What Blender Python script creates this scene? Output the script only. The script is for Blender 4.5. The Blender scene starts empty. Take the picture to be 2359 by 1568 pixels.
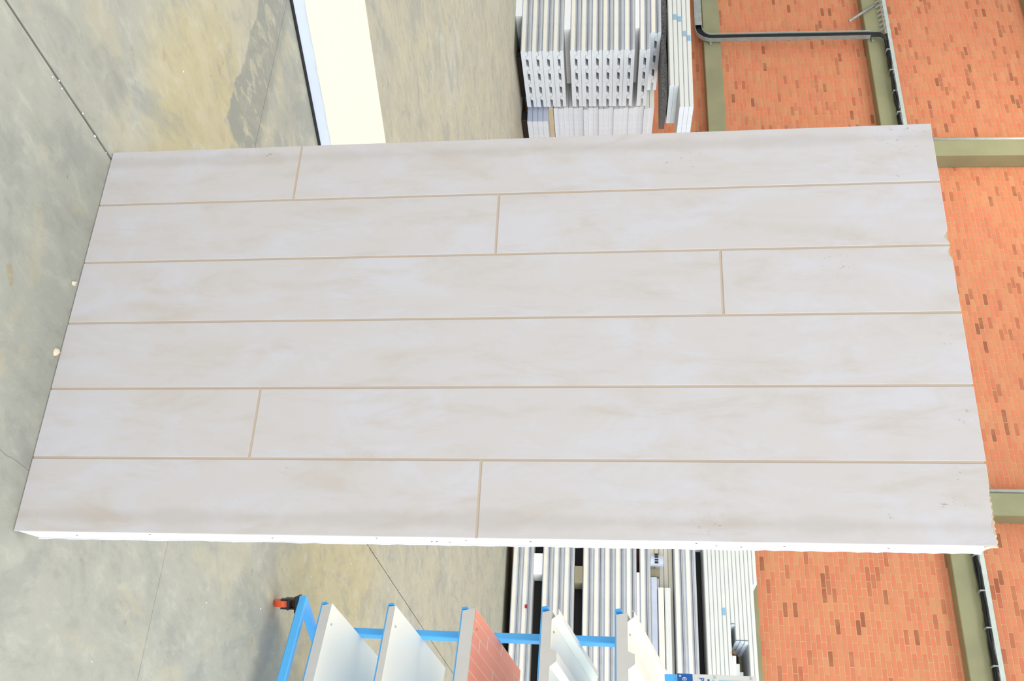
import bpy, math, random
from mathutils import Matrix, Vector
C = bpy.context.scene.collection
random.seed(7)

# ------------------------------------------------------------------ camera, light, exposure
EYE = Vector((0, 0, 1.6)); FPX = 2310.745
RT = Vector((0.87722455, 0.4800088, 0.00828453))        # the viewer's right
UP = Vector((-0.0503416, 0.07481134, 0.9959262))        # the viewer's up
FW = Vector((-0.47743356, 0.87406797, -0.08979076))     # viewing direction
cd = bpy.data.cameras.new('camera'); cam = bpy.data.objects.new('camera', cd); C.objects.link(cam)
X, Y, Z = UP, -RT, -FW                                    # camera held on its side
cam.matrix_world = Matrix(((X.x, Y.x, Z.x, EYE.x), (X.y, Y.y, Z.y, EYE.y), (X.z, Y.z, Z.z, EYE.z), (0, 0, 0, 1)))
cd.sensor_width = 36; cd.lens = FPX / 2359 * 36; cd.clip_end = 200; cd.clip_start = .05
bpy.context.scene.camera = cam

wd = bpy.data.worlds.new('world'); bpy.context.scene.world = wd; wd.use_nodes = True
bg = wd.node_tree.nodes['Background']; bg.inputs[0].default_value = (1, .99, .985, 1); bg.inputs[1].default_value = .97

def area(name, loc, target, sx, sy, power, col):
    l = bpy.data.lights.new(name, 'AREA'); l.shape = 'RECTANGLE'; l.size = sx; l.size_y = sy; l.energy = power; l.color = col
    o = bpy.data.objects.new(name, l); C.objects.link(o); o.location = loc
    o.rotation_euler = (Vector(target) - Vector(loc)).to_track_quat('-Z', 'Y').to_euler()
    return o
area('skylight_far', (-10, 9, 13), (-10, 12, 0), 16, 4, 700, (1, .98, .93))
area('skylight_near', (-1, 3.6, 12.5), (-1, 4.2, 0), 9, 3, 110, (1, .99, .96))
area('doorway_light', (10, -7, 6), (-4, 9, 1.5), 14, 8, 1750, (.97, .98, 1))
area('added_side_fill', (13, 9, 4.2), (-12, 14, 1.6), 9, 6, 1500, (.88, .94, 1))  # unseen cool fill lamp, added to brighten the stack ends
area('wall_lamp', (-13.8, 14.6, 11.6), (-15.4, 17.9, 9.6), 1.6, .6, 60, (1, .86, .68))
vs = bpy.context.scene.view_settings
vs.view_transform = 'Standard'; vs.look = 'None'; vs.gamma = 1; vs.use_curve_mapping = False; vs.exposure = 0.0

# ------------------------------------------------------------------ materials
def lin(c):
    return tuple(((v / 255) / 12.92 if v / 255 < .04045 else ((v / 255 + .055) / 1.055) ** 2.4) for v in c) + (1,)
class NT:
    def __init__(s, name, rough=.6, metal=0, spec=.4):
        s.m = bpy.data.materials.new(name); s.m.use_nodes = True; s.t = s.m.node_tree
        s.b = s.t.nodes['Principled BSDF']; s.b.inputs['Roughness'].default_value = rough
        s.b.inputs['Metallic'].default_value = metal; s.b.inputs['Specular IOR Level'].default_value = spec
    def n(s, typ, **kw):
        nd = s.t.nodes.new(typ)
        for k, v in kw.items(): setattr(nd, k, v)
        return nd
    def put(s, sock, v):
        if isinstance(v, bpy.types.NodeSocket): s.t.links.new(v, sock)
        else: sock.default_value = v
    def math(s, op, a, b=0, c=None, clamp=False):
        nd = s.n('ShaderNodeMath', operation=op); nd.use_clamp = clamp
        s.put(nd.inputs[0], a); s.put(nd.inputs[1], b)
        if c is not None: s.put(nd.inputs[2], c)
        return nd.outputs[0]
    def noise(s, vec, scale, detail=4, rough=.55, dist=0):
        nd = s.n('ShaderNodeTexNoise'); s.put(nd.inputs['Vector'], vec)
        nd.inputs['Scale'].default_value = scale; nd.inputs['Detail'].default_value = detail
        nd.inputs['Roughness'].default_value = rough; nd.inputs['Distortion'].default_value = dist
        return nd.outputs['Fac']
    def mapv(s, vec, scale=(1, 1, 1), loc=(0, 0, 0), rot=(0, 0, 0)):
        nd = s.n('ShaderNodeMapping'); s.put(nd.inputs[0], vec); s.put(nd.inputs['Location'], loc)
        nd.inputs['Rotation'].default_value = rot; nd.inputs['Scale'].default_value = scale
        return nd.outputs[0]
    def ramp(s, v, a, b):
        nd = s.n('ShaderNodeMapRange'); s.put(nd.inputs[0], v); nd.inputs[1].default_value = a; nd.inputs[2].default_value = b
        nd.clamp = True; nd.interpolation_type = 'SMOOTHSTEP'
        return nd.outputs[0]
    def mix(s, f, a, b, typ='MIX'):
        nd = s.n('ShaderNodeMix', data_type='RGBA', blend_type=typ); s.put(nd.inputs[0], f); s.put(nd.inputs[6], a); s.put(nd.inputs[7], b)
        return nd.outputs[2]
    def obj(s): return s.n('ShaderNodeTexCoord').outputs['Object']
    def col(s, v): s.put(s.b.inputs['Base Color'], v)
    def bump(s, h, strength=.2, dist=.01):
        nd = s.n('ShaderNodeBump'); nd.inputs['Strength'].default_value = strength; nd.inputs['Distance'].default_value = dist
        s.put(nd.inputs['Height'], h); s.t.links.new(nd.outputs[0], s.b.inputs['Normal'])
def plain(name, rgb, rough=.6, metal=0, vary=.06, scale=3, spec=.4):
    t = NT(name, rough, metal, spec); c = lin(rgb); d = tuple(x * (1 - vary) for x in c[:3]) + (1,)
    t.col(t.mix(t.ramp(t.noise(t.obj(), scale), .35, .65), d, c)); return t.m

M = {}
M['foam'] = plain('white_foam', (238, 241, 243), .85, vary=.02, scale=20)
M['foam_torn'] = plain('torn_foam', (226, 208, 172), .9, vary=.25, scale=60)
M['groove'] = plain('groove_sheet', (196, 179, 160), .6, vary=.04)
M['sheet'] = plain('back_sheet', (214, 216, 224), .4, vary=.05)
M['cream_top'] = plain('cream_sheet', (248, 240, 222), .5, vary=.02)
M['cold_lit_edge'] = plain('cold_lit_foam', (222, 232, 248), .5, vary=.06)  # bluish tint paints cold light onto the lying panel's edge
M['black'] = plain('black_rubber', (32, 32, 34), .5)
M['cable'] = plain('black_cable', (26, 30, 36), .45)
M['olive'] = plain('olive_paint', (146, 146, 112), .55, vary=.12, scale=1.4)
M['galv'] = plain('galvanised_steel', (160, 168, 166), .45, .3, vary=.15, scale=8)
M['galv_light'] = plain('bright_galvanised', (188, 198, 192), .45, .2, vary=.1, scale=8)
M['end'] = plain('panel_end_foam', (230, 243, 254), .8, vary=.04, scale=9)
M['cream'] = plain('cream_steel', (238, 236, 224), .4, vary=.05)
M['grey'] = plain('grey_shade_steel', (194, 199, 206), .4, vary=.1)  # grey paints the shade on the upper ribbed panels' sides
M['bluegrey'] = plain('blue_grey_steel', (196, 206, 226), .4, vary=.1)
M['yellow'] = plain('aged_foam_edge', (208, 196, 160), .8)
M['white'] = plain('white_steel', (222, 226, 222), .35, vary=.02)
M['board_white'] = plain('satin_white_sheet', (240, 238, 224), .35, vary=.02)
M['board_edge'] = plain('grey_foam_edge', (222, 222, 220), .8, vary=.03, scale=12)
M['blue'] = plain('blue_powder_coat', (90, 188, 255), .35, vary=.04)
M['orange'] = plain('orange_wheel', (226, 92, 50), .4)
M['chrome'] = plain('chrome_bolt', (205, 205, 205), .25, .8)
M['brass'] = plain('brass_screw', (190, 165, 95), .35, .6)
M['slip'] = plain('terracotta_slip', (236, 150, 126), .4, vary=.06)
M['slip_joint'] = plain('cream_joint', (226, 200, 174), .6)
M['dkblue'] = plain('dark_blue_print', (22, 96, 178), .4)
M['ltblue'] = plain('light_blue_print', (122, 206, 240), .4)
M['tape'] = plain('blue_tape', (140, 186, 214), .5)
M['tape_dark'] = plain('dark_blue_strap', (58, 92, 128), .5)
M['red'] = plain('red_tag', (170, 40, 60), .5)
M['wood'] = plain('brown_batten', (128, 92, 40), .7)
M['mat'] = plain('grey_speckled_mat', (124, 124, 126), .9, vary=.6, scale=40)
M['beige'] = plain('beige_block', (150, 144, 120), .8)
M['chip'] = plain('cream_chip', (234, 222, 198), .9)

def plank_material():
    t = NT('printed_plank', .38, spec=.35); o = t.obj()
    rnd = t.n('ShaderNodeObjectInfo').outputs['Random']
    cb = t.n('ShaderNodeCombineXYZ'); t.put(cb.inputs[0], t.math('MULTIPLY', rnd, 37)); t.put(cb.inputs[2], t.math('MULTIPLY', rnd, 91))
    off = cb.outputs[0]
    a = t.noise(t.mapv(o, (1, 1, .3), off), 11, 8, .66, .5)
    b = t.noise(t.mapv(o, (1, 1, .5), off), 6.5, 7, .66, .8)
    c = t.noise(t.mapv(o, (1, 1, .05), off), 60, 3, .6)
    base = lin((199, 196, 196)); cool = lin((201, 201, 207)); warm = lin((192, 184, 176))
    x = t.mix(t.ramp(b, .42, .68), base, cool)
    x = t.mix(t.math('MULTIPLY', t.ramp(a, .46, .74), .85), x, warm)
    x = t.mix(t.math('MULTIPLY', t.ramp(c, .55, .8), .18), x, warm)
    # stains along the two long edges of the board
    sx = t.n('ShaderNodeSeparateXYZ'); t.put(sx.inputs[0], o); s, z = sx.outputs[0], sx.outputs[2]
    edge = t.math('ABSOLUTE', t.math('SUBTRACT', t.math('ABSOLUTE', t.math('SUBTRACT', s, .6285)), .583))
    wob = t.noise(t.mapv(o, (.2, 1, 1)), 3.5, 5, .6)
    st = t.math('MULTIPLY', t.ramp(t.math('ADD', edge, t.math('MULTIPLY', t.math('SUBTRACT', wob, .5), .10)), .03, .0), .3)
    x = t.mix(st, x, lin((172, 164, 156)))
    # small scuffs and dirt marks
    spots = [(.035, 2.47, .09), (.095, 1.85, .05), (.09, 2.49, .02), (.10, 1.79, .02), (1.2, 1.87, .05), (.02, .09, .03), (.03, .53, .03),
             (.18, 2.44, .02), (1.07, 2.49, .03), (1.15, 2.46, .04), (.92, 2.52, .04), (1.08, .74, .02), (.47, 2.25, .05), (1.18, 2.3, .03), (.23, 1.74, .02), (.7, 2.51, .03)]
    fine = t.ramp(t.noise(t.mapv(o, (1, 1, .5)), 80, 6, .78), .57, .67)
    acc = None
    for (ps, pz, r) in spots:
        d = t.math('ADD', t.math('POWER', t.math('SUBTRACT', s, ps), 2), t.math('POWER', t.math('SUBTRACT', z, pz), 2))
        k = t.math('MULTIPLY', t.ramp(d, r * r, 0), 1.5, clamp=True)
        acc = k if acc is None else t.math('MAXIMUM', acc, k)
    x = t.mix(t.math('MULTIPLY', t.math('MULTIPLY', acc, fine), .75), x, lin((96, 92, 90)))
    t.col(x); t.bump(c, .05, .002); return t.m
M['plank'] = plank_material()

def floor_material():
    t = NT('worn_concrete', .6, spec=.12); o = t.obj()
    sx = t.n('ShaderNodeSeparateXYZ'); t.put(sx.inputs[0], o); x, y = sx.outputs[0], sx.outputs[1]
    n1 = t.noise(t.mapv(o, (1, .6, 1), rot=(0, 0, .6)), .9, 7, .6, .6)
    n2 = t.noise(t.mapv(o, (1, .45, 1), rot=(0, 0, .5)), 4.5, 7, .65, .5)
    n3 = t.noise(o, 22, 6, .7)
    grey = lin((172, 174, 163)); beige = lin((176, 174, 155)); yel = lin((186, 176, 136)); dark = lin((155, 157, 150))
    w = t.math('ADD', y, t.math('MULTIPLY', t.math('SUBTRACT', n1, .5), 2.2))
    xw = t.math('ADD', t.math('MULTIPLY', x, -1), w)                      # grows away from the door side
    c = t.mix(t.ramp(xw, 4.4, 6.6), grey, beige)
    c = t.mix(t.math('MULTIPLY', t.ramp(n2, .52, .72), .75), c, dark)
    c = t.mix(t.math('MULTIPLY', t.ramp(n1, .5, .3), .5), c, lin((186, 188, 178)))
    # yellowish cure stain in the slab corner and beyond the second joint
    dy = t.math('ADD', t.math('POWER', t.math('DIVIDE', t.math('ADD', x, 2.6), .62), 2), t.math('POWER', t.math('DIVIDE', t.math('SUBTRACT', y, 3.0), .55), 2))
    ky = t.ramp(t.math('ADD', dy, t.math('MULTIPLY', t.math('SUBTRACT', n2, .5), 1.6)), 1.3, .2)
    ky = t.math('MULTIPLY', ky, t.math('LESS_THAN', x, -2.0))
    c = t.mix(t.math('MULTIPLY', ky, .75), c, yel)
    dz = t.math('ADD', t.math('POWER', t.math('DIVIDE', t.math('ADD', x, 1.75), 1.0), 2), t.math('POWER', t.math('DIVIDE', t.math('SUBTRACT', y, 5.9), 1.2), 2))
    c = t.mix(t.math('MULTIPLY', t.ramp(t.math('ADD', dz, t.math('MULTIPLY', t.math('SUBTRACT', n2, .5), 1.4)), 1.4, .2), .7), c, yel)
    # patch where the surface coat has come off, in front of the joint
    ed = t.math('ADD', y, t.math('MULTIPLY', x, .06)); ed = t.math('ADD', ed, t.math('MULTIPLY', t.math('SUBTRACT', t.noise(o, 7, 6, .65), .5), .16))
    kp = t.math('MULTIPLY', t.ramp(ed, 3.010, 3.022), t.ramp(y, 3.62, 3.52))
    kp = t.math('MULTIPLY', kp, t.ramp(t.math('ADD', x, t.math('MULTIPLY', n2, .25)), -2.66, -2.70))
    fleck = t.ramp(t.noise(t.mapv(o, (1, .5, 1)), 11, 7, .72, .7), .53, .57)
    kp = t.math('MULTIPLY', kp, t.math('SUBTRACT', 1, t.math('MULTIPLY', fleck, .8)))
    c = t.mix(t.math('MULTIPLY', kp, .9), c, lin((146, 149, 139)))
    # beyond the joint: blotchy
    kb = t.math('MULTIPLY', t.ramp(y, 3.5, 3.52), t.ramp(y, 4.6, 4.0))
    kb = t.math('MULTIPLY', kb, t.math('LESS_THAN', x, -2.3))
    c = t.mix(t.math('MULTIPLY', t.math('MULTIPLY', kb, t.ramp(n2, .42, .56)), .7), c, lin((158, 161, 154)))
    # brown oil spots, hairline crack
    sp = t.math('MULTIPLY', t.ramp(t.noise(o, 9, 3, .5), .68, .74), .5)
    c = t.mix(sp, c, lin((168, 146, 104)))
    sp = t.math('MULTIPLY', t.ramp(t.noise(t.mapv(o, (1, 1, 1), (7, 3, 0)), 16, 3, .5), .70, .76), .6)
    c = t.mix(sp, c, lin((128, 130, 122)))
    cr = t.math('ABSOLUTE', t.math('ADD', t.math('ADD', x, .955), t.math('MULTIPLY', t.math('SUBTRACT', t.noise(o, 9, 4, .6), .5), .02)))
    c = t.mix(t.math('MULTIPLY', t.math('MULTIPLY', t.ramp(cr, .0025, .0005), t.math('LESS_THAN', y, 2.7)), .45), c, lin((96, 92, 84)))
    n4 = t.noise(t.mapv(o, (1, .5, 1), rot=(0, 0, .45)), 13, 8, .72, .4); n5 = t.noise(t.mapv(o, (1, .6, 1), (4, 2, 0)), 2.6, 8, .7, .5)
    c = t.mix(t.math('MULTIPLY', t.ramp(n4, .5, .68), .5), c, lin((152, 153, 142)))
    c = t.mix(t.math('MULTIPLY', t.ramp(n4, .49, .34), .45), c, lin((194, 196, 180)))
    c = t.mix(t.math('MULTIPLY', t.ramp(n5, .52, .60), .45), c, lin((148, 151, 145)))
    c = t.mix(t.math('MULTIPLY', t.ramp(n5, .47, .40), .4), c, lin((192, 186, 160)))
    c = t.mix(t.math('MULTIPLY', kp, .6), c, lin((146, 149, 141)))
    hue = t.math('MULTIPLY', t.ramp(n3, .6, .8), .25)
    c = t.mix(hue, c, dark)
    t.col(c); t.bump(n3, .12, .004)
    t.put(t.b.inputs['Roughness'], t.math('ADD', t.math('MULTIPLY', n2, .2), .5)); return t.m
M['floor'] = floor_material()

def brick_material(name, field):
    t = NT(name, .85, spec=.2); o = t.n('ShaderNodeNewGeometry').outputs['Position']
    if field:
        a = t.n('ShaderNodeAttribute'); a.attribute_name = 'tone'; tone = a.outputs['Color']
    else: tone = t.n('ShaderNodeObjectInfo').outputs['Color']
    n = t.noise(o, 2.4, 5, .6); f = t.noise(o, 30, 4, .7)
    wash = t.math('MULTIPLY', t.ramp(n, .42, .66), .3)
    c = t.mix(wash, tone, lin((206, 146, 106)))
    c = t.mix(t.math('MULTIPLY', t.ramp(f, .58, .75), .12), c, lin((150, 88, 60)))
    t.col(c); t.bump(f, .25, .004); return t.m
M['brick'] = brick_material('brick_face', False); M['brick_field'] = brick_material('brick_field', True)
M['mortar'] = plain('sand_mortar', (206, 166, 120), .95, vary=.12, scale=5)

# ------------------------------------------------------------------ builders
def mesh(name, V, F, mats, idx=None, smooth=False):
    me = bpy.data.meshes.new(name); me.from_pydata([tuple(v) for v in V], [], F)
    for m in mats: me.materials.append(m)
    if idx: me.polygons.foreach_set('material_index', idx)
    if smooth: me.polygons.foreach_set('use_smooth', [True] * len(F))
    me.validate(); me.update(); return me
def link(name, me, parent=None, loc=None, **kw):
    o = bpy.data.objects.new(name, me); C.objects.link(o)
    if parent: o.parent = parent
    if loc is not None: o.location = loc
    for k, v in kw.items(): o[k] = v
    return o
def empty(name, loc, rz, label, cat, group=None):
    o = link(name, None, None, loc); o.rotation_euler = (0, 0, rz); o.empty_display_size = .1
    o['label'] = label; o['category'] = cat
    if group: o['group'] = group
    return o
class B:                                                    # collects shapes into one mesh
    def __init__(s): s.V = []; s.F = []; s.I = []
    def add(s, V, F, i=0):
        k = len(s.V); s.V += [tuple(v) for v in V]; s.F += [tuple(a + k for a in f) for f in F]; s.I += [i] * len(F); return s
    def box(s, x0, x1, y0, y1, z0, z1, i=0, ch=0, m=None):
        if ch:
            return s.cbox(x0, x1, y0, y1, z0, z1, i, ch, m)
        V = [Vector((x, y, z)) for z in (z0, z1) for y in (y0, y1) for x in (x0, x1)]
        if m: V = [m @ v for v in V]
        return s.add(V, [(0, 2, 3, 1), (4, 5, 7, 6), (0, 1, 5, 4), (1, 3, 7, 5), (3, 2, 6, 7), (2, 0, 4, 6)], i)
    def cbox(s, x0, x1, y0, y1, z0, z1, i, c, m=None):        # box with chamfered edges
        V = []; L = ((x0, x1), (y0, y1), (z0, z1)); ix = {}
        for a in (0, 1):
            for b in (0, 1):
                for d in (0, 1):
                    p = [L[0][a], L[1][b], L[2][d]]; sg = [c if q == 0 else -c for q in (a, b, d)]
                    for ax in range(3):
                        q = [p[k] + (0 if k == ax else sg[k]) for k in range(3)]
                        ix[(a, b, d, ax)] = len(V); V.append(Vector(q))
        g = ix; F = []
        for ax in range(3):
            o1, o2 = [k for k in range(3) if k != ax]
            for e in (0, 1):
                def key(p, q):
                    t = [0, 0, 0]; t[ax] = e; t[o1] = p; t[o2] = q; return g[(t[0], t[1], t[2], ax)]
                f = [key(0, 0), key(1, 0), key(1, 1), key(0, 1)]
                F.append(f)
            for p in (0, 1):
                for q in (0, 1):
                    def k2(e, kk):
                        t = [0, 0, 0]; t[ax] = e; t[o1] = p; t[o2] = q; return g[(t[0], t[1], t[2], kk)]
                    F.append([k2(0, o1), k2(1, o1), k2(1, o2), k2(0, o2)])
        for a in (0, 1):
            for b in (0, 1):
                for d in (0, 1): F.append([g[(a, b, d, 0)], g[(a, b, d, 1)], g[(a, b, d, 2)]])
        ctr = sum(V, Vector()) / len(V); G = []
        for f in F:
            p = [V[k] for k in f]; n = (p[1] - p[0]).cross(p[2] - p[0]); mid = sum(p, Vector()) / len(p)
            G.append(tuple(f) if n.dot(mid - ctr) > 0 else tuple(reversed(f)))
        if m: V = [m @ v for v in V]
        return s.add(V, G, i)
    def tube(s, pts, r, n=8, i=0, caps=True):
        pts = [Vector(p) for p in pts]; V = []; F = []; prev = None
        for k, p in enumerate(pts):
            d = (pts[min(k + 1, len(pts) - 1)] - pts[max(k - 1, 0)]).normalized()
            if prev is None: a = d.orthogonal().normalized()
            else: a = (prev - d * prev.dot(d)).normalized()
            prev = a; b = d.cross(a)
            for j in range(n):
                t = 2 * math.pi * j / n; V.append(p + (a * math.cos(t) + b * math.sin(t)) * r)
        for k in range(len(pts) - 1):
            for j in range(n):
                q = k * n; F.append((q + j, q + (j + 1) % n, q + n + (j + 1) % n, q + n + j))
        if caps: F += [tuple(reversed(range(n))), tuple(range(len(V) - n, len(V)))]
        return s.add(V, F, i)
    def prism(s, prof, x0, x1, side_i=None, cap_i=0, mapf=None):   # profile of (y, z), extruded along x
        n = len(prof); V = [Vector((x, y, z)) for x in (x0, x1) for y, z in prof]
        if mapf: V = [mapf(v) for v in V]
        k = len(s.V); s.V += [tuple(v) for v in V]
        area2 = sum(prof[a][0] * prof[(a + 1) % n][1] - prof[(a + 1) % n][0] * prof[a][1] for a in range(n))
        rev = area2 < 0
        def put(f, i):
            s.F.append(tuple(k + a for a in (reversed(f) if rev else f))); s.I.append(i)
        put(list(reversed(range(n))), cap_i); put([n + a for a in range(n)], cap_i)
        for a in range(n):
            b = (a + 1) % n; put([a, b, n + b, n + a], side_i[a] if side_i else 0)
        return s
    def build(s, name, mats, parent=None, loc=None, smooth=False, **kw):
        if not isinstance(mats, (list, tuple)): mats = [mats]
        return link(name, mesh(name, s.V, s.F, mats, s.I, smooth), parent, loc, **kw)
def ordinal(i): return ['lowest', 'second', 'third', 'fourth', 'fifth', 'sixth', 'seventh', 'eighth', 'ninth', 'tenth', 'eleventh', 'twelfth',
    'thirteenth', 'fourteenth', 'fifteenth', 'sixteenth', 'seventeenth', 'eighteenth', 'nineteenth', 'twentieth', 'twenty-first'][i]

# ------------------------------------------------------------------ floor
fl = B().box(-30, 12, -4, 18.3, -.16, -.07).build('floor', M['mortar'], kind='structure')
fl['label'] = 'worn grey concrete floor cast in large slabs'
for (x0, x1) in ((-30, -2.0225), (-2.0115, 12)):
    for (y0, y1) in ((-4, 0), (0.003, 3.517), (3.521, 7.034), (7.037, 18.3)):
        B().box(x0, x1, y0, y1, -.07, 0, ch=.0015).build('slab', M['floor'], fl)

# ------------------------------------------------------------------ brick wall
WY = 17.9; PX, PZ = .269, .0868; BL, BH = .2545, .0735; X0, X1, ZT = -26, 3.5, 12.6
wall = B().box(X0, X1, WY + .0025, WY + .3, 0, ZT).build('wall_back', M['mortar'], kind='structure')
def project(p):
    d = Vector(p) - EYE; z = d.dot(FW)
    return (1179.5 + FPX * d.dot(UP) / z, 784 + FPX * d.dot(RT) / z) if z > .1 else (-9999, -9999)
def inside(p, poly):
    r = False; j = len(poly) - 1
    for i in range(len(poly)):
        a, b = poly[i], poly[j]
        if (a[1] > p[1]) != (b[1] > p[1]) and p[0] < (b[0] - a[0]) * (p[1] - a[1]) / (b[1] - a[1]) + a[0]: r = not r
        j = i
    return r
board_outline = [(258, 351), (2143, 284), (2301, 1258), (2285, 1278), (30, 1225)]
bricks = []; rr = random.Random(3)
def tone():
    u = rr.random(); a = rr.random()
    c = [209, 126 + 10 * a, 96 + 8 * a]
    if u < .03: k = (.76, .74, .73)
    elif u < .10: k = (.88, .84, .84)
    elif u < .25: k = (.97, .95, .95)
    elif u < .42: k = (1, 1.05, 1.02)
    else: k = (1, .98 + .03 * rr.random(), .98)
    c = [min(255, v * q * (1 + .02 * (rr.random() - .5))) for v, q in zip(c, k)]
    return lin(c)
rows = int(ZT / PZ)
for r in range(rows):
    z = r * PZ + .005; off = (r % 2) * PX / 2 + rr.uniform(-.006, .006)
    x = X0 + .01 - off
    while x < X1:
        a, b = max(x, X0), min(x + BL, X1)
        if b - a > .05: bricks.append([a, b, z, tone(), rr.uniform(0, .002)])
        x += PX
def score(b):
    if b[1] - b[0] < BL - .001: return -1
    p = project(((b[0] + b[1]) / 2, WY, b[2] + BH / 2))
    if not (4 < p[0] < 2352 and 4 < p[1] < 1564) or inside(p, board_outline): return -1
    if p[0] < (1612 if p[1] < 320 else 1765): return -1
    z = b[2]; x = b[0]
    if 3.8 < z < 4.4 or 7.55 < z < 8.3 or z > 11.2 or -15.2 < x < -13.9 or -7.1 < x < -6.0: return -1
    q = project((b[1], WY, b[2])); s = project((b[0], WY, b[2] + BH))
    return abs(q[1] - s[1]) * abs(q[0] - s[0])
sc = sorted(range(len(bricks)), key=lambda i: -score(bricks[i])); near = set(i for i in sc[:300] if score(bricks[i]) > 0)
bm_ = B().box(0, BL, 0, .05, 0, BH, ch=.002); brick_mesh = mesh('brick', bm_.V, bm_.F, [M['brick']])
for i in near:
    b = bricks[i]; o = link('brick', brick_mesh, wall, (b[0], WY - b[4], b[2])); o.color = b[3]
V = []; F = []; T = []
for i, b in enumerate(bricks):
    if i in near: continue
    x0, x1, z0, z1, y0, y1 = b[0], b[1], b[2], b[2] + BH, WY - b[4], WY + .03; k = len(V)
    V += [(x0, y1, z0), (x1, y1, z0), (x1, y1, z1), (x0, y1, z1), (x0, y0, z0), (x1, y0, z0), (x1, y0, z1), (x0, y0, z1)]
    F += [(k + 4, k + 5, k + 6, k + 7), (k, k + 1, k + 5, k + 4), (k + 1, k + 2, k + 6, k + 5), (k + 2, k + 3, k + 7, k + 6), (k + 3, k, k + 4, k + 7)]
    T += list(b[3]) * 20
me = mesh('brick_field', V, F, [M['brick_field']]); at = me.color_attributes.new('tone', 'FLOAT_COLOR', 'CORNER'); at.data.foreach_set('color', T)
link('brick_field', me, wall, kind='stuff')

# olive beams and columns of the wall frame (chamfered edges)
def struct(name, b, m, label): o = b.build(name, m, kind='structure'); o['label'] = label; return o
struct('trim_1', B().box(X0, X1, WY - .25, WY - .006, 3.92, 4.32, ch=.012), M['olive'], 'lowest olive painted horizontal beam on the brick wall')
struct('trim_2', B().box(X0, X1, WY - .25, WY - .006, 7.67, 8.09, ch=.012), M['olive'], 'olive horizontal beam below the cable ladder')
struct('trim_3', B().box(X0, X1, WY - .25, WY - .006, 11.42, 11.84, ch=.012), M['olive'], 'highest olive horizontal beam near the roof')
for k, xr in enumerate((-21.7, -14.13, -6.14, 1.4)):
    c = struct('trim_%d' % (4 + k), B().box(xr - .42, xr, WY - .42, WY - .006, 0, ZT, ch=.015), M['olive'], 'olive vertical column of the wall frame')
    if k in (1, 2):
        B().tube([(xr - .47, WY - .36, 8.3), (xr - .47, WY - .36, ZT)], .042, 10).build('conduit', M['galv_light'], c, smooth=True)
        for z in (8.9, 10.6, 12.2): B().box(xr - .52, xr - .418, WY - .34, WY - .3, z, z + .04, ch=.005).build('pipe_clip', M['galv'], c)

# ------------------------------------------------------------------ cable ladder along the middle beam
cl = empty('cable_ladder', (0, WY - .255, 8.09), 0, 'long galvanised cable ladder with black cables running along the olive beam', 'cable tray')
B().box(X0, X1, -.17, -.145, .0, .085, ch=.004).build('side_rail', M['galv_light'], cl)
B().box(X0, X1, -.03, -.005, .0, .085, ch=.004).build('side_rail', M['galv_light'], cl)
rung = B().box(-.02, .02, -.145, -.03, .01, .03, ch=.003); rm = mesh('rung', rung.V, rung.F, [M['galv_light']])
x = -22.
while x < X1:
    link('rung', rm, cl, (x, 0, 0)); x += .5 if x > -18 else .16
brk = B(); rb = mesh('bracket', *(lambda q: (q.V, q.F))(B().prism([(-.13, 0), (-.13, -.015), (-.02, -.12), (-.002, -.12), (-.002, -.09), (-.09, 0)], -.008, .008)), [M['galv_light']])
x = -19.6
while x < -17.9:
    link('bracket', rb, cl, (x, 0, 0)); x += .15
rr = random.Random(5)
for j in range(5):
    pts = []; x = -17.7
    while x < X1:
        pts.append((x, -.16 + .026 * j + rr.uniform(-.012, .012), -.028 - .022 * (j % 2) + rr.uniform(-.016, .014))); x += .22
    B().tube(pts, .02, 6).build('cable', M['cable'], cl, smooth=True)
tie = B().box(-.012, .012, -.186, -.02, -.09, .0, ch=.003); tm = mesh('cable_tie', tie.V, tie.F, [M['galv']])
x = -17.2
while x < X1: link('cable_tie', tm, cl, (x, 0, 0)); x += .62

# cable tray: comes along the lower beam, bends up, climbs to the ladder
ct = empty('cable_tray', (0, WY - .30, 0), 0, 'galvanised cable tray bending upwards in front of the left brick bay', 'cable tray')
path = [(-26, 3.80), (-18.35, 3.80)] + [(-18.0 + .0 + .30 * math.sin(a) - .35, 4.10 - .30 * math.cos(a)) for a in [math.pi / 2 * k / 8 for k in range(9)]]
path = [(-26, 3.80), (-18.05, 3.80)] + [(-18.05 + .30 * math.sin(a), 4.10 - .30 * math.cos(a)) for a in [math.pi / 2 * k / 8 for k in range(1, 9)]] + [(-17.75, 7.72)]
def ribbon(path, o0, o1, y0, y1):                          # bar following the path between two side offsets
    V = []; F = []; n = len(path)
    for k in range(n):
        a = Vector(path[max(k - 1, 0)]); b = Vector(path[min(k + 1, n - 1)]); d = (b - a).normalized(); nn = Vector((-d.y, d.x)); p = Vector(path[k])
        for (o, y) in ((o0, y0), (o1, y0), (o1, y1), (o0, y1)): q = p + nn * o; V.append((q.x, y, q.y))
    for k in range(n - 1):
        for j in range(4): F.append((k * 4 + j, k * 4 + (j + 1) % 4, k * 4 + 4 + (j + 1) % 4, k * 4 + 4 + j))
    F += [(3, 2, 1, 0), (n * 4 - 4, n * 4 - 3, n * 4 - 2, n * 4 - 1)]
    return B().add(V, F)
ribbon(path, -.075, .075, .0, .01).build('back_plate', M['galv'], ct)
ribbon(path, -.085, -.075, -.1, .01).build('outer_flange', M['galv'], ct)
ribbon(path, .075, .083, -.1, .01).build('inner_flange', M['galv_light'], ct)
B().box(-26, -18.1, -.112, -.101, 3.715, 3.885).build('cover_plate', M['galv'], ct)
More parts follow.
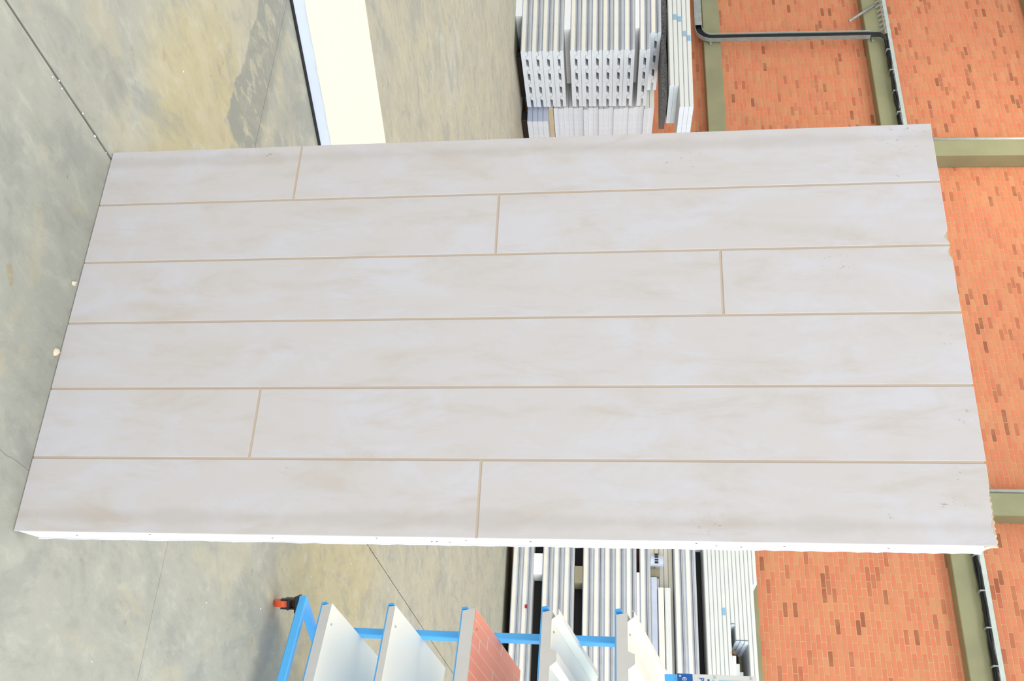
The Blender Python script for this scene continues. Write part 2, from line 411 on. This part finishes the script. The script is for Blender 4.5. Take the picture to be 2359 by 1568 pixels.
for j, o in enumerate((-.05, -.015, .02, .052)):
    pts = []
    for k, p in enumerate(path[2:]):
        pts.append(p)
    sub = [(-17.75, 4.4 + .25 * q) for q in range(14)]
    ps = [(p[0] + (-.0 - o) , -.04 - .01 * (j % 2), p[1]) for p in sub]
    st = [(-18.2, -.04, 3.80 + o), (-18.0, -.04, 3.81 + o), (-17.86 - o * .8, -.04, 3.92 + o * .6), (-17.76 - o, -.04, 4.14)]
    en = [(-17.75 - o, -.05, 7.75), (-17.70 - o, -.09, 7.95), (-17.55 - o, -.10, 8.06)]
    B().tube(st + ps + en, .019, 6).build('cable', M['cable'], ct, smooth=True)
for z in (4.05, 7.76):
    B().box(-17.9, -17.6, .011, .045, z, z + .05, ch=.004).build('wall_bracket', M['galv'], ct)
stub = empty('loose_conduit', (-18.15, WY - .3, 7.3), 0, 'short grey conduit stub sticking out obliquely below the cable ladder', 'pipe')
B().tube([(0, -.1, .0), (-.3, -.02, .3), (-.62, .03, .66)], .03, 8).build('pipe', M['galv'], stub, smooth=True)
B().tube([(.012, -.103, -.013), (0, -.1, .0)], .036, 8).build('collar', M['galv_light'], stub, smooth=True)

# ------------------------------------------------------------------ stacked panels
def rib_profile(W, upper):
    if not upper:
        pts = [(.014, .001), (W - .014, .001), (W, .018), (W, .080)]; sd = [2, 2, 1]
        for c in reversed([.09 + .43 * k for k in range(5) if .09 + .43 * k + .1 < W]):
            pts += [(c + .072, .080), (c + .04, .122), (c - .04, .122), (c - .072, .080)]
        pts += [(0, .080), (0, .018)]
    else:
        pts = [(W, .188), (.0, .188), (0, .150), (.014, .140), (.014, .126)]
        for c in [.09 + .43 * k + .114 for k in range(5) if .09 + .43 * k + .2 < W]:
            pts += [(c - .07, .126), (c - .038, .084), (c + .038, .084), (c + .07, .126)]
        pts += [(W - .014, .126), (W - .014, .14), (W, .150)]
    return pts
PC = {}
def ribbed(W, L, upper, sc=1.0):
    key = ('r', W, L, upper, sc)
    if key not in PC:
        p = [(y, z * sc) for y, z in rib_profile(W, upper)]; b = B(); n = len(p); sd = []
        for a in range(n):
            y0, z0 = p[a]; y1, z1 = p[(a + 1) % n]
            if max(y0, y1) < .04 and abs(z0 - z1) > .001: sd.append(1 if (not upper and min(z0, z1) > .015 * sc) else (3 if not upper else 2))
            else: sd.append(1 if upper and z0 > .18 * sc else 2)
        b.prism(p, -L, 0, sd, 0)
        PC[key] = mesh('ribbed_panel', b.V, b.F, [M['end'], M['cream'], M['grey'], M['bluegrey']], b.I)
    return PC[key]
def flat(W, L, T, mats=('end', 'white', 'grey')):
    key = ('f', W, L, T, mats)
    if key not in PC:
        e = .012; p = [(e, 0), (W - e, 0), (W, e), (W, T - .006), (W - .005, T - .001), (.005, T - .001), (0, T - .006), (0, e)]
        b = B().prism(p, -L, 0, [2, 2, 1, 1, 1, 1, 1, 2], 0)
        PC[key] = mesh('flat_panel', b.V, b.F, [M[k] for k in mats], b.I)
    return PC[key]
def place(me, name, loc, rz, label, cat, group):
    o = link(name, me, None, loc); o.rotation_euler = (0, 0, rz); o['label'] = label; o['category'] = cat; o['group'] = group; return o
def rot(p, a): return (p[0] * math.cos(a) - p[1] * math.sin(a), p[0] * math.sin(a) + p[1] * math.cos(a))
OA = (-12.9, 13.0); YA = math.radians(9.5)
def atA(x, y, z): q = rot((x, y), YA); return (OA[0] + q[0], OA[1] + q[1], z)
bundles = [('lower bundle', 4, .12, 0), ('middle bundle', 6, .99, 0), ('upper bundle', 1, 2.205, 0)]
for nm, n, z0, dx in bundles:
    for k in range(n):
        for up in (0, 1):
            i = 2 * k + up
            place(ribbed(1.8, 4.5, bool(up), .985), 'ribbed_panel', atA(dx, 0, z0 + k * .189), YA,
                  'ribbed white %s panel of the %s in the left stack' % (ordinal(i), nm), 'panel', 'ribbed panels of the left stack')
for up in (0, 1):
    place(ribbed(1.8, 4.2, bool(up), .985), 'ribbed_panel', atA(-.33, -.02, 2.394), YA,
          ('lower' if not up else 'upper') + ' ribbed panel of the set-back pair topping the left stack', 'panel', 'ribbed panels of the left stack')
def block(x0, x1, y0, y1, z0, z1, f, label, m='foam', name='spacer_block'):
    b = B().box(0, x1 - x0, 0, y1 - y0, 0, z1 - z0, ch=.006); o = b.build(name, M[m], None, f(x0, y0, z0)); o.rotation_euler = (0, 0, YA if f is atA else 0)
    o['label'] = label; o['category'] = 'block'; return o
block(-1.3, -.75, .0, 1.7, .001, .12, atA, 'white foam block on the floor under the front of the left stack')
block(-.35, -.2, .5, 1.75, .001, .12, atA, 'dark spacer on the floor under the end of the left stack', 'black')
block(-1.1, -.45, .005, 1.7, .877, .989, atA, 'white foam block between lower and middle bundles of the left stack')
block(-3.4, -3.0, .1, 1.7, .877, .989, atA, 'foam block between the bundles beyond the left edge')
block(-1.1, -.45, .005, 1.7, 2.125, 2.204, atA, 'white foam block under the upper bundle of the left stack')
block(-3.4, -3.0, .1, 1.7, 2.125, 2.204, atA, 'foam block under the upper bundle beyond the left edge')
# plain panels behind them
z = .12
for k in range(4):
    place(flat(1.25, 4, .098, ('end', 'bluegrey', 'bluegrey')), 'flat_panel', atA(.27, 1.87, z), YA, '%s of the four flat shade-tinted panels low behind the left stack' % ordinal(k).capitalize(), 'panel', 'flat panels behind the left stack'); z += .1  # blue-grey colour paints the shade on their near sides
block(-1.2, -.6, 1.95, 3.0, .001, .12, atA, 'white foam block under the flat panels behind the left stack')
block(.0, .2, 1.95, 3.0, .001, .12, atA, 'black spacer under the flat panels behind the left stack', 'black')
place(flat(1.25, 4, .09, ('yellow', 'cream', 'grey')), 'flat_panel', atA(.02, 1.87, z), YA, 'cream flat panel above the four shade-tinted ones behind the left stack', 'panel', 'flat panels behind the left stack'); z += .1
for k in range(20):
    place(flat(1.25, 4, .096), 'flat_panel', atA(rr.uniform(-.03, .03), 1.87, z), YA, '%s thin white flat panel above the cream one behind the left stack' % ordinal(k).capitalize(), 'panel', 'flat panels behind the left stack'); z += .0965
# mat and thin panels on top
mt = B(); P_ = []
for k in range(12):
    P_.append((k * .36, .012 * math.sin(k * 1.7)))
V = []; F = []
for k, (xx, dz) in enumerate(P_):
    for (yy, zz) in ((0, 0), (1.0, 0), (1.0, .085), (0, .085)): V.append((-xx, yy + .02 * math.sin(k * 2.1), zz + (dz + .012 if zz else 0)))
for k in range(len(P_) - 1):
    for j in range(4): F.append((k * 4 + j, k * 4 + 4 + j, k * 4 + 4 + (j + 1) % 4, k * 4 + (j + 1) % 4))
F += [(0, 1, 2, 3), (len(V) - 1, len(V) - 2, len(V) - 3, len(V) - 4)]
mo = B().add(V, F).build('foam_mat', M['mat'], None, atA(.9, .15, 2.584)); mo.rotation_euler = (0, 0, YA)
mo['label'] = 'dark grey speckled mat hanging out over the end of the left stack'; mo['category'] = 'mat'
YD = math.radians(4)
for k in range(5):
    dx = -.45 if k < 2 else 0
    o = place(flat(1.05, 4.5, .076, ('end', 'white', 'grey')), 'flat_panel', (-11.6 + dx, 13.02 + dx * math.sin(YD), 2.70 + k * .078), YD,
          '%s long thin white panel on the grey mat atop the left stack' % ordinal(k).capitalize(), 'panel', 'thin panels on top of the left stack')
    for px in {1: (-1.55,), 2: (-1.95,), 3: (-1.62,), 4: (-1.52,)}.get(k, ()):
        B().box(px, px + .12, -.004, .03, .012, .07).build('tape', M['tape'], o, label='light blue tape')

# right stack
def atC(x, y, z): return (x, y, z)
def stackC(x0, x1, y, z, n, nm):
    for k in range(n):
        for up in (0, 1):
            place(ribbed(.98, x1 - x0, bool(up), .94), 'ribbed_panel', (x1, y, z + k * .1785), 0,
                  'ribbed white %s panel of the %s in the right stack' % (ordinal(2 * k + up), nm), 'panel', 'ribbed panels of the right stack')
CX0, CX1, CY = -5.75, 1.5, 16.6
stackC(CX0, CX1, CY, .12, 2, 'bottom bundle')
stackC(CX0 + .1, CX1, CY, .63, 3, 'second bundle')
stackC(CX0, CX1, CY, 1.305, 5, 'third bundle')
stackC(CX0, CX1, CY + .0, 2.25, 1, 'fourth bundle')
for (x0, x1, z0, z1, m, l) in ((-5.6, -5.2, .001, .12, 'foam', 'white foam block under the left end of the right stack'), (-1.6, -1.2, .001, .12, 'foam', 'foam block under the middle of the right stack'), (1.0, 1.4, .001, .12, 'foam', 'foam block under the far end of the right stack'),
    (-4.98, -4.62, .4765, .629, 'foam', 'white foam block in the first gap of the right stack'), (.5, .9, .4765, .629, 'foam', 'foam block in the first gap beyond the frame'),
    (-4.78, -4.5, 1.167, 1.304, 'beige', 'beige block in the second gap of the right stack'), (.5, .9, 1.167, 1.304, 'beige', 'beige block in the second gap beyond the frame'),
    (-4.7, -3.9, 2.199, 2.249, 'foam', 'flat foam strip under the fourth bundle of the right stack'), (.5, .9, 2.199, 2.249, 'foam', 'flat foam strip beyond the frame')):
    block(x0, x1, CY + .02, CY + .45, z0, z1, atC, l, m)
for (z0, z1, l) in ((.4765, .629, 'long black shade filler added deep in the first gap of the right stack'), (1.167, 1.304, 'long black shade filler added deep in the second gap of the right stack'), (3.1765, 3.30, 'long black shade filler added under the thin top bundle of the right stack')):
    block(CX0 + .15, CX1 - .1, CY + .46, CY + .9, z0, z1, atC, l, 'black', 'shade_filler')  # black fillers added so the gaps look dark with shade
# recessed thin sheets with items in front
z = 2.43
for k in range(5):
    place(flat(.7, CX1 - CX0 - .3, .076, ('end', 'cream', 'yellow')), 'flat_panel', (CX1, CY + .28, z), 0, '%s thin recessed sheet between the ribbed bundles of the right stack' % ordinal(k).capitalize(), 'panel', 'recessed thin sheets of the right stack'); z += .0765
for k, (xs, yy, zz) in enumerate(((-4.62, .0, 2.43), (-4.45, .0, 2.54), (-4.45, .01, 2.65))):
    place(flat(.26, CX1 - xs, .1, ('foam', ('bluegrey', 'cream', 'white')[k], 'grey')), 'edge_profile', (CX1, CY + yy, zz), 0,
          ('bluish', 'cream', 'white')[k] + ' edge strip lying before the recessed sheets of the right stack', 'strip', 'edge strips in the right stack')
dr = empty('cable_drum', (-4.93, CY + .10, 2.432), 0, 'small grey drum with dark marks resting inside the right stack', 'drum')
B().tube([(0, 0, 0), (0, 0, .015), (0, 0, .2), (0, 0, .215)], .1, 16).build('body', M['bluegrey'], dr, smooth=False)
for k in range(4): B().box(-.09 + k * .045, -.065 + k * .045, -.104, -.06, .07, .13).build('dark_mark', M['black'], dr)
bb = B().box(0, .13, 0, .14, 0, .15, ch=.008).build('packing_block', M['beige'], None, (-4.8, CY + .13, 2.648 - .0)); bb.location.z = 2.432
bb['label'] = 'plain beige block beside the small grey drum in the right stack'; bb['category'] = 'block'
stackC(CX0, CX1, CY, 2.82, 2, 'fifth bundle')
for (x0, x1) in ((-5.6, -5.2), (-3.02, -2.6), (.9, 1.3)):
    block(x0, x1, CY + .02, CY + .45, 3.1765, 3.30, atC, {-5.6: 'white foam block under the left end of the thin top bundle', -3.02: 'white foam block under the thin top bundle at the frame edge', .9: 'foam block under the thin top bundle beyond the frame'}[x0])
z = 3.301
for k in range(13):
    T = .0655; xe = CX0; 
    if k in (6,): xe = None
    if k in (6, 7, 8, 9):
        xa, xb = CX0, (-3.87, -3.62, -3.6, -3.58)[k - 6]
        if k == 6: xb = -3.87
        place(flat(.95, xb - xa, T), 'flat_panel', (xb, CY, z), 0, '%s thin white panel of the top bundle, cut short at the right' % ordinal(k).capitalize(), 'panel', 'thin panels topping the right stack')
    elif k == 12:
        place(flat(.95, 1.15, T), 'flat_panel', (-4.55, CY, z), 0, 'Short uppermost thin panel lying on the right stack', 'panel', 'thin panels topping the right stack')
    else:
        o = place(flat(.95, CX1 - CX0, T), 'flat_panel', (CX1, CY, z), 0, '%s thin white panel of the top bundle on the right stack' % ordinal(k).capitalize(), 'panel', 'thin panels topping the right stack')
        if k == 4: B().box(-4.15 - CX1, -4.03 - CX1, -.004, .02, .008, .06).build('tape', M['tape'], o, label='light blue tape')
    z += .066
for k, (x, w, dz) in enumerate(((-3.4, .07, 0), (-3.3, .06, .068), (-3.2, .06, .136))):
    m = B().box(0, 1.2, 0, w, 0, .06, ch=.004); o = m.build('panel_offcut', M['white'], None, (x, CY + .03 + .12 * k, 3.701 + k * .066)); o.rotation_euler = (0, 0, .25)
    o['label'] = ('lowest', 'middle', 'top')[k] + ' oblique white offcut tucked in the gap of the thin top bundle'; o['category'] = 'offcut'
o = B().box(-3.12, -3.08, CY - .03, CY + .02, 3.6985, 3.76, ch=.003).build('wood_batten', M['wood']); o['label'] = 'small brown batten end in the gap of the thin top bundle'; o['category'] = 'batten'
o.location.x = -.35
st = B().box(-3.64, -3.63, CY - .007, CY - .001, 3.763, 3.957).build('strap', M['tape_dark']); st['label'] = 'longer dark blue strap across three short thin panels atop the right stack'; st['category'] = 'strap'
st = B().box(-3.90, -3.89, CY - .007, CY - .001, 3.697, 3.759).build('strap', M['tape_dark']); st['label'] = 'short dark blue strap at a single cut panel end, near the longer strap'; st['category'] = 'strap'
rt = B().box(-4.10, -4.04, CY - .006, CY + .001, .36, .40).build('red_tag', M['red']); rt['label'] = 'tiny red tag on the bottom bundle of the right stack'; rt['category'] = 'tag'

# ------------------------------------------------------------------ panel lying on the floor behind
da = Vector((.3635, .9316)); ang = math.atan2(da.y, da.x)
lp = empty('floor_lying_panel', (-3.762, 3.909, 0), ang, 'long cream insulated panel with cold-light tinted edge lying flat on the floor behind', 'panel')
B().box(-2.4, 2.6, .004, 1.245, .012, .0745, ch=.003).build('foam_core', M['cold_lit_edge'], lp)
# edge tinted bluish for cold light, cream top sheet with a ragged rim, black shadow gap
V = []; F = []; n = 90
for k in range(n + 1):
    x = -2.4 + 5.0 * k / n; w = .0035 * math.sin(k * 2.3) + .003 * math.sin(k * 5.1)
    V += [(x, -.002 + w, .075), (x, 1.25, .075), (x, 1.25, .079), (x, -.002 + w, .079)]
for k in range(n):
    for j in range(4): F.append((k * 4 + j, k * 4 + 4 + j, k * 4 + 4 + (j + 1) % 4, k * 4 + (j + 1) % 4))
F += [(0, 1, 2, 3), (len(V) - 1, len(V) - 2, len(V) - 3, len(V) - 4)]
B().add(V, F).build('top_sheet', M['cream_top'], lp, label='cream top sheet')
B().box(-2.4, 2.6, -.006, 1.25, .001, .011, ch=.001).build('shadow_gap', M['black'], lp, label='black strip painted as shadow gap')  # black slab stands in for the shadow gap underneath

# ------------------------------------------------------------------ the big standing panel
PW, PH = 1.2571, 2.5573; lean = math.radians(-2.38374); pyaw = math.radians(3.11045)
n3 = Vector((-math.sin(pyaw), math.cos(pyaw), 0)); d3 = Vector((math.cos(pyaw), math.sin(pyaw), 0))
u3 = Vector((0, 0, math.cos(lean))) + n3 * math.sin(lean); w3 = d3.cross(u3) * -1
mp = empty('facade_panel', (-2.03858, 2.47369, .002), 0, 'large standing pale wood-look insulated facade panel with staggered plank grooves', 'panel')
mp.matrix_world = Matrix(((d3.x, w3.x, u3.x, -2.03858), (d3.y, w3.y, u3.y, 2.47369), (d3.z, w3.z, u3.z, .002), (0, 0, 0, 1)))
TH = .080; G = .0033
# core with clipped corners, face backing, ragged rear sheet
core = B(); prof = [(.009, .004), (TH - .004, .03), (TH - .004, PH - .022), (.045, PH - .018), (.02, PH - .004), (.007, PH - .003)]
core.prism(prof, .004, PW - .003, None, 0).build('foam_core', M['foam'], mp)
B().box(.002, PW - .001, .0028, .0068, .001, PH - .004).build('groove_sheet', M['groove'], mp, label='tan backing seen in the grooves')
V = []; F = []; n = 110; r2 = random.Random(2)
for k in range(n + 1):
    z = .03 + (PH - .05) * k / n; w = r2.uniform(-.001, .0018)
    V += [(.0, TH - .0035, z), (PW + w, TH - .0035, z), (PW + w, TH, z), (.0, TH, z)]
for k in range(n):
    for j in range(4): F.append((k * 4 + j, k * 4 + (j + 1) % 4, k * 4 + 4 + (j + 1) % 4, k * 4 + 4 + j))
F += [(3, 2, 1, 0), (len(V) - 4, len(V) - 3, len(V) - 2, len(V) - 1)]
B().add(V, F).build('rear_sheet', M['sheet'], mp)
def plank(s0, s1, t0, t1, topcut=None, dent=None):
    nx, ny = (24, 30) if topcut else (1, 1)
    th = .0026; ch = .0012; V = []; F = []
    def grid(ins, y):
        k0 = len(V)
        for j in range(ny + 1):
            v = j / ny
            if topcut: v = 1 - (1 - v) ** 2
            for i in range(nx + 1):
                s = s0 + ins + (s1 - s0 - 2 * ins) * i / nx; tt = t1 - (topcut(s) if topcut else 0)
                t = t0 + ins + (tt - t0 - 2 * ins) * v; yy = y + (dent(s, t) if dent else 0)
                V.append((s, yy, t))
        return k0
    a = grid(ch, 0); N = len(V)
    W = nx + 1
    for j in range(ny):
        for i in range(nx): q = a + j * W + i; F.append((q, q + 1, q + W + 1, q + W))
    rim = [i for i in range(W)] + [j * W + nx for j in range(1, ny + 1)] + [ny * W + i for i in range(nx - 1, -1, -1)] + [j * W for j in range(ny - 1, 0, -1)]
    front = [V[a + i] for i in rim]; m = len(rim)
    k1 = len(V)
    cs, ct_ = (s0 + s1) / 2, (t0 + t1) / 2
    for (s, yy, t) in front:
        V.append((s + (ch if s > cs else -ch), yy + ch, t + (ch if t > ct_ else -ch)))
    k2 = len(V)
    for (s, yy, t) in front: V.append((s + (ch if s > cs else -ch), th + max(0, yy - .001), t + (ch if t > ct_ else -ch)))
    for i in range(m):
        j = (i + 1) % m
        F.append((a + rim[j], a + rim[i], k1 + i, k1 + j)); F.append((k1 + j, k1 + i, k2 + i, k2 + j))
    B().add(V, F).build('plank', M['plank'], mp)
S = [0, .204, .4145, .6235, .836, 1.0455, PW]; J = [[.6385], [1.284], [1.931], [], [.6355], [1.280]]
def cut_tr(s): 
    k = max(0, min(1, (s - 1.075) / .12))
    return .0005 + k * (.008 + .003 * math.sin(s * 90) + .002 * math.sin(s * 310))
def dent_tr(s, t): 
    d = PH - t; return .0021 * math.exp(-(d / .05) ** 2) * math.exp(-((s - 1.17) / .055) ** 2)
def cut_b(s): return .0005 + .013 * math.exp(-((s - .385) / .012) ** 2)
def dent_b(s, t): d = PH - t; return .002 * math.exp(-(d / .03) ** 2) * math.exp(-((s - .385) / .02) ** 2)
def cut_c(s): return .0005 + .010 * math.exp(-((s - .438) / .012) ** 2)
def dent_c(s, t): d = PH - t; return .002 * math.exp(-(d / .02) ** 2) * math.exp(-((s - .438) / .018) ** 2)
for c in range(6):
    s0 = S[c] + (G if c else 0); s1 = S[c + 1] - (G if c < 5 else 0)
    cuts = [0] + J[c] + [PH]
    for r in range(len(cuts) - 1):
        t0 = cuts[r] + (G if r else 0); last = r == len(cuts) - 2; t1 = cuts[r + 1] - (0 if last else G)
        tc, dn = (None, None)
        if last and c == 5: tc, dn = cut_tr, dent_tr
        if last and c == 1: tc, dn = cut_b, dent_b
        if last and c == 2: tc, dn = cut_c, dent_c
        plank(s0, s1, t0, t1, tc, dn)
V = []; F = []; n = 60
for k in range(n + 1):
    s = 1.05 + (PW - 1.05) * k / n; w = .0015 * math.sin(s * 400) + r2.uniform(-.001, .001); y = .003 if s < 1.09 else .0045 + r2.uniform(0, .003)
    V += [(s, y, PH - .03), (s, .02, PH - .03), (s, .02, PH - .0005 + w * .3), (s, y, PH - .002 + w)]
for k in range(n):
    for j in range(4): F.append((k * 4 + j, k * 4 + 4 + j, k * 4 + 4 + (j + 1) % 4, k * 4 + (j + 1) % 4))
F += [(0, 1, 2, 3), (len(V) - 1, len(V) - 2, len(V) - 3, len(V) - 4)]
B().add(V, F).build('torn_foam_edge', M['foam_torn'], mp, label='ragged beige foam at the peeled upper corner')
for k in range(14):
    z = r2.uniform(.1, 2.4); y = r2.uniform(.02, .06)
    B().box(PW - .0036, PW - .0022, y, y + .003, z, z + .005).build('foam_pit', M['black'], mp)

def chip(x, y, r, label, seed):
    q = random.Random(seed); V = []; F = []
    for k in range(7):
        a = k * math.tau / 7; V.append((r * math.cos(a) * q.uniform(.6, 1.3), r * math.sin(a) * q.uniform(.6, 1.3), 0))
    for k in range(7): v = V[k]; V.append((v[0] * .8, v[1] * .8, r * q.uniform(.6, 1.1)))
    F = [tuple(range(6, -1, -1)), tuple(range(7, 14))] + [(k, (k + 1) % 7, 7 + (k + 1) % 7, 7 + k) for k in range(7)]
    o = B().add(V, F).build('foam_chip', M['chip'], None, (x, y, 0.001))
    if label: o['label'] = label; o['category'] = 'debris'
    return o
chip(-1.536, 2.474, .009, 'small cream foam chip under the panel foot, left of two', 1)
chip(-1.308, 2.487, .011, 'larger cream foam chip under the panel foot, right of two', 2)
V = []; F = []; q = random.Random(11)
for k in range(240):
    x = q.uniform(-9, 1); y = q.uniform(1.2, 12); r = q.uniform(.0015, .0035)
    if k < 40: x = -2.017 + q.uniform(-.02, .02); y = q.uniform(1.6, 8)
    b = len(V); V += [(x - r, y - r, .001), (x + r, y - r, .001), (x + r * .8, y + r, .001), (x - r, y + r * 1.2, .001), (x, y, .001 + 1.6 * r)]
    F += [(b, b + 3, b + 2, b + 1), (b, b + 1, b + 4), (b + 1, b + 2, b + 4), (b + 2, b + 3, b + 4), (b + 3, b, b + 4)]
o = B().add(V, F).build('foam_crumbs', M['foam'], kind='stuff'); o['label'] = 'white foam crumbs scattered over the concrete floor'; o['category'] = 'debris'

# ------------------------------------------------------------------ blue sample rack
PS = math.radians(-20); RA = (-1.201, 4.821, 0)
rk = empty('sample_rack', RA, PS, 'blue steel sample rack on castors with tilted shelves at the lower right', 'rack')
TB = .04; RL, RD = 1.05, .86
def tubebox(nm, x0, x1, y0, y1, z0, z1, lab=None):
    o = B().box(x0, x1, y0, y1, z0, z1, ch=.004).build(nm, M['blue'], rk)
    return o
tubebox('base_tube', 0, RL, 0, TB, .13, .17); tubebox('base_tube', 0, TB, TB, RD, .13, .17)
tubebox('base_tube', RL - TB, RL, TB, RD, .13, .17); tubebox('base_tube', TB, RL - TB, RD - TB, RD, .13, .17)
tubebox('post', .002, TB, .262, .302, .17, 1.77); tubebox('post', RL - TB, RL, .262, .302, .17, 1.77)
tubebox('sign_bracket', RL - .035, RL - .005, .0105, .262, 1.885, 1.915)
tubebox('sign_post', RL - .035, RL - .005, .265, .299, 1.7705, 1.915)
def caster(x, y, a):
    f = B(); m = Matrix.Translation((x, y, 0)) @ Matrix.Rotation(a, 4, 'Z')
    f.box(-.045, .045, -.04, .04, .118, .13, ch=.003, m=m); f.box(-.028, .05, -.024, -.017, .045, .118, m=m); f.box(-.028, .05, .017, .024, .045, .118, m=m)
    f.box(-.02, .02, -.02, .02, .102, .119, ch=.002, m=m)
    f.box(-.075, -.02, -.022, .022, .09, .10, ch=.003, m=m)
    fo = f.build('castor_fork', M['black'], rk)
    w = B(); c = m @ Vector((.018, 0, .05)); ax = (m.to_3x3() @ Vector((0, 1, 0)))
    w.tube([c - ax * .015, c + ax * .015], .049, 20); w.build('wheel', M['orange'], fo)
    h = B(); h.tube([c - ax * .026, c + ax * .026], .012, 10); h.build('axle', M['chrome'], fo)
for (x, y, a) in ((.03, .03, 2.3), (RL - .03, .03, .4), (.03, RD - .03, 1.1), (RL - .03, RD - .03, .2)): caster(x, y, a)
TILT = math.radians(19); ZS = [.303, .616, 1.007, 1.372, 1.728]; TK = [.055, .037, .07, .05, .056]; BW = .92; BD = .58
labels = ['lowest tilted sample board, smooth white, on the blue rack', 'second tilted sample board from below, smooth white and thinner, on the blue rack',
          'terracotta brick-pattern sample board in the middle of the blue rack', 'ribbed cream-white sample board above the terracotta one', 'topmost ribbed bright white sample board under the sign']
for k in range(5):
    T = TK[k]
    mz = Matrix.Translation((.04, .0, ZS[k])) @ Matrix.Rotation(TILT, 4, 'X')           # local: x along the front, y up the slope, z out of the face
    sh = B().box(-.016 if k < 3 else -.03, BW, -.002, BD - .02, -T - .006, -T - .001, m=mz)
    sh.box(-.016 if k < 3 else -.03, -.008 if k < 3 else -.022, -.002, BD - .02, -T - .001, -T + .024, m=mz)
    so = sh.build('shelf', M['blue'], rk)
    tb = B()
    for xx in (-.038, BW + .005):
        tb.box(xx, xx + .036, .25, .31, -T - .03, -T - .0065, m=mz)
    tb.build('shelf_bracket', M['blue'], rk)
    t = empty('sample_board', RA, PS, labels[k], 'sample board', 'sample boards on the blue rack')
    if k < 3:
        e = .006
        core = B()
        V = []; zz = [-T, -.0022]
        core.box(0, BW, 0, BD, -T, -.0022, m=mz).build('foam_core', M['board_edge'], t)
        if k < 2:
            B().box(-.0006, BW, -.0006, BD, -.0022, 0, ch=.0008, m=mz).build('face_sheet', M['board_white'], t)
        else:
            B().box(-.0006, BW, -.0006, BD, -.0022, -.0012, m=mz).build('joint_sheet', M['slip_joint'], t)
            x = 0.0; r = 0; first = .058
            while x < BW - .01:
                x1 = min(BW, x + (first if r == 0 else .068)); off = (0, .17, .085, .255)[r % 4] if r else .0
                y = -.34 + off
                ys = []
                while y < BD:
                    a, b_ = max(0, y), min(BD, y + .335)
                    if b_ - a > .02: ys.append((a, b_))
                    y += .34
                for a, b_ in ys:
                    B().box(x + .0035, x1 - .0035, a + (.0035 if a > 0 else 0), b_ - .0035, -.0012, .0004, ch=.0005, m=mz).build('brick_slip', M['slip'], t)
                x = x1; r += 1
    else:
        H = .034                                                                   # trapezoid ribs running up the slope
        def prf(lift):
            P = [(-.012, H - .012), (.0 , H), (.028, H), (.05, 0), (.205, 0), (.225, H * .95), (.275, H * .95), (.295, 0), (.47, 0), (.49, H * .95), (.54, H * .95), (.56, 0), (.735, 0), (.755, H * .95), (.805, H * .95), (.825, 0), (BW, 0)]
            return [(a, b + lift) for a, b in P]
        low = prf(-.0012)[2:]; low[0] = (.03, H - .006)
        foam = [(0, -T), (BW, -T)] + list(reversed([p for p in low if p[0] > .04])) + [(0, -.0012)]
        mapf = lambda v: mz @ Vector((v.y, v.x, v.z))
        def ext(P, y0, y1, nm, m, **kw):
            n = len(P); V = [mz @ Vector((x, yy, z)) for yy in (y0, y1) for x, z in P]
            F = [tuple(range(n)), tuple(reversed(range(n, 2 * n)))] + [(a, n + a, n + (a + 1) % n, (a + 1) % n) for a in range(n)]
            return B().add(V, F).build(nm, m, t, **kw)
        ext(foam, 0, BD, 'foam_core', M['board_edge'])
        up_ = prf(.0008); dn = prf(-.0010)
        ext(up_ + list(reversed(dn)), -.001, BD, 'face_sheet', M['board_white'])
    for (x, y) in ((.10, .03), (.5, .03), (.8, .03), (.30, .30)):
        if k > 2 and (x, y) == (.5, .03): x = .4
        s = B(); c = mz @ Vector((x, y, .0)); c2 = mz @ Vector((x, y, .0045)); s.tube([c, c2], .0055, 8)
        s.build('screw', M['brass'] if k >= 2 else M['chrome'], t, label='small metal screw')
# sign on the rack
sg = empty('rack_sign', (RA[0], RA[1], 0), PS, 'white and blue information sign bolted on top of the blue rack', 'sign')
sx0, sx1, zb = .352, .95, 1.943
B().box(sx0, sx1, -.012, -.002, zb, zb + .352, ch=.002).build('sign_plate', M['white'], sg)
B().box(sx0 + .0015, sx1 - .002, -.0135, -.0121, zb + .001, zb + .069).build('blue_header', M['dkblue'], sg, label='dark blue header band')
B().box(sx0 + .028, sx1 - .02, -.0135, -.0121, zb + .185, zb + .313).build('light_blue_field', M['ltblue'], sg, label='light blue field')
B().box(sx0 + .025, sx0 + .3, -.0135, -.0121, zb + .134, zb + .143).build('blue_bar', M['dkblue'], sg)
B().box(sx0 + .027, sx0 + .2, -.0135, -.0121, zb + .156, zb + .164).build('light_blue_bar', M['ltblue'], sg)
B().box(sx0 - .002, RL, -.002, .010, zb - .053, zb + .001, ch=.003).build('sign_rail', M['blue'], sg)
for (x, z) in ((.015, .014), (.015, .167), (.015, .325), (.55, .02), (.55, .325)):
    B().tube([(sx0 + x, -.0135, zb + z), (sx0 + x, -.0165, zb + z)], .0055, 10).build('screw', M['chrome'], sg)
def glyph(ch, x, z, size, m):
    cu = bpy.data.curves.new('letter', 'FONT'); cu.body = ch; cu.size = size; cu.extrude = .0004
    tmp = bpy.data.objects.new('tmp', cu); C.objects.link(tmp); dg = bpy.context.evaluated_depsgraph_get(); me = bpy.data.meshes.new_from_object(tmp.evaluated_get(dg))
    bpy.data.objects.remove(tmp); me.materials.clear(); me.materials.append(m)
    o = link('letter', me, sg, (x, -.0139, z)); o.rotation_euler = (math.pi / 2, 0, 0); return o
glyph('e', sx0 + .018, zb + .024, .040, M['white']); glyph('P', sx0 + .019, zb + .097, .033, M['dkblue'])
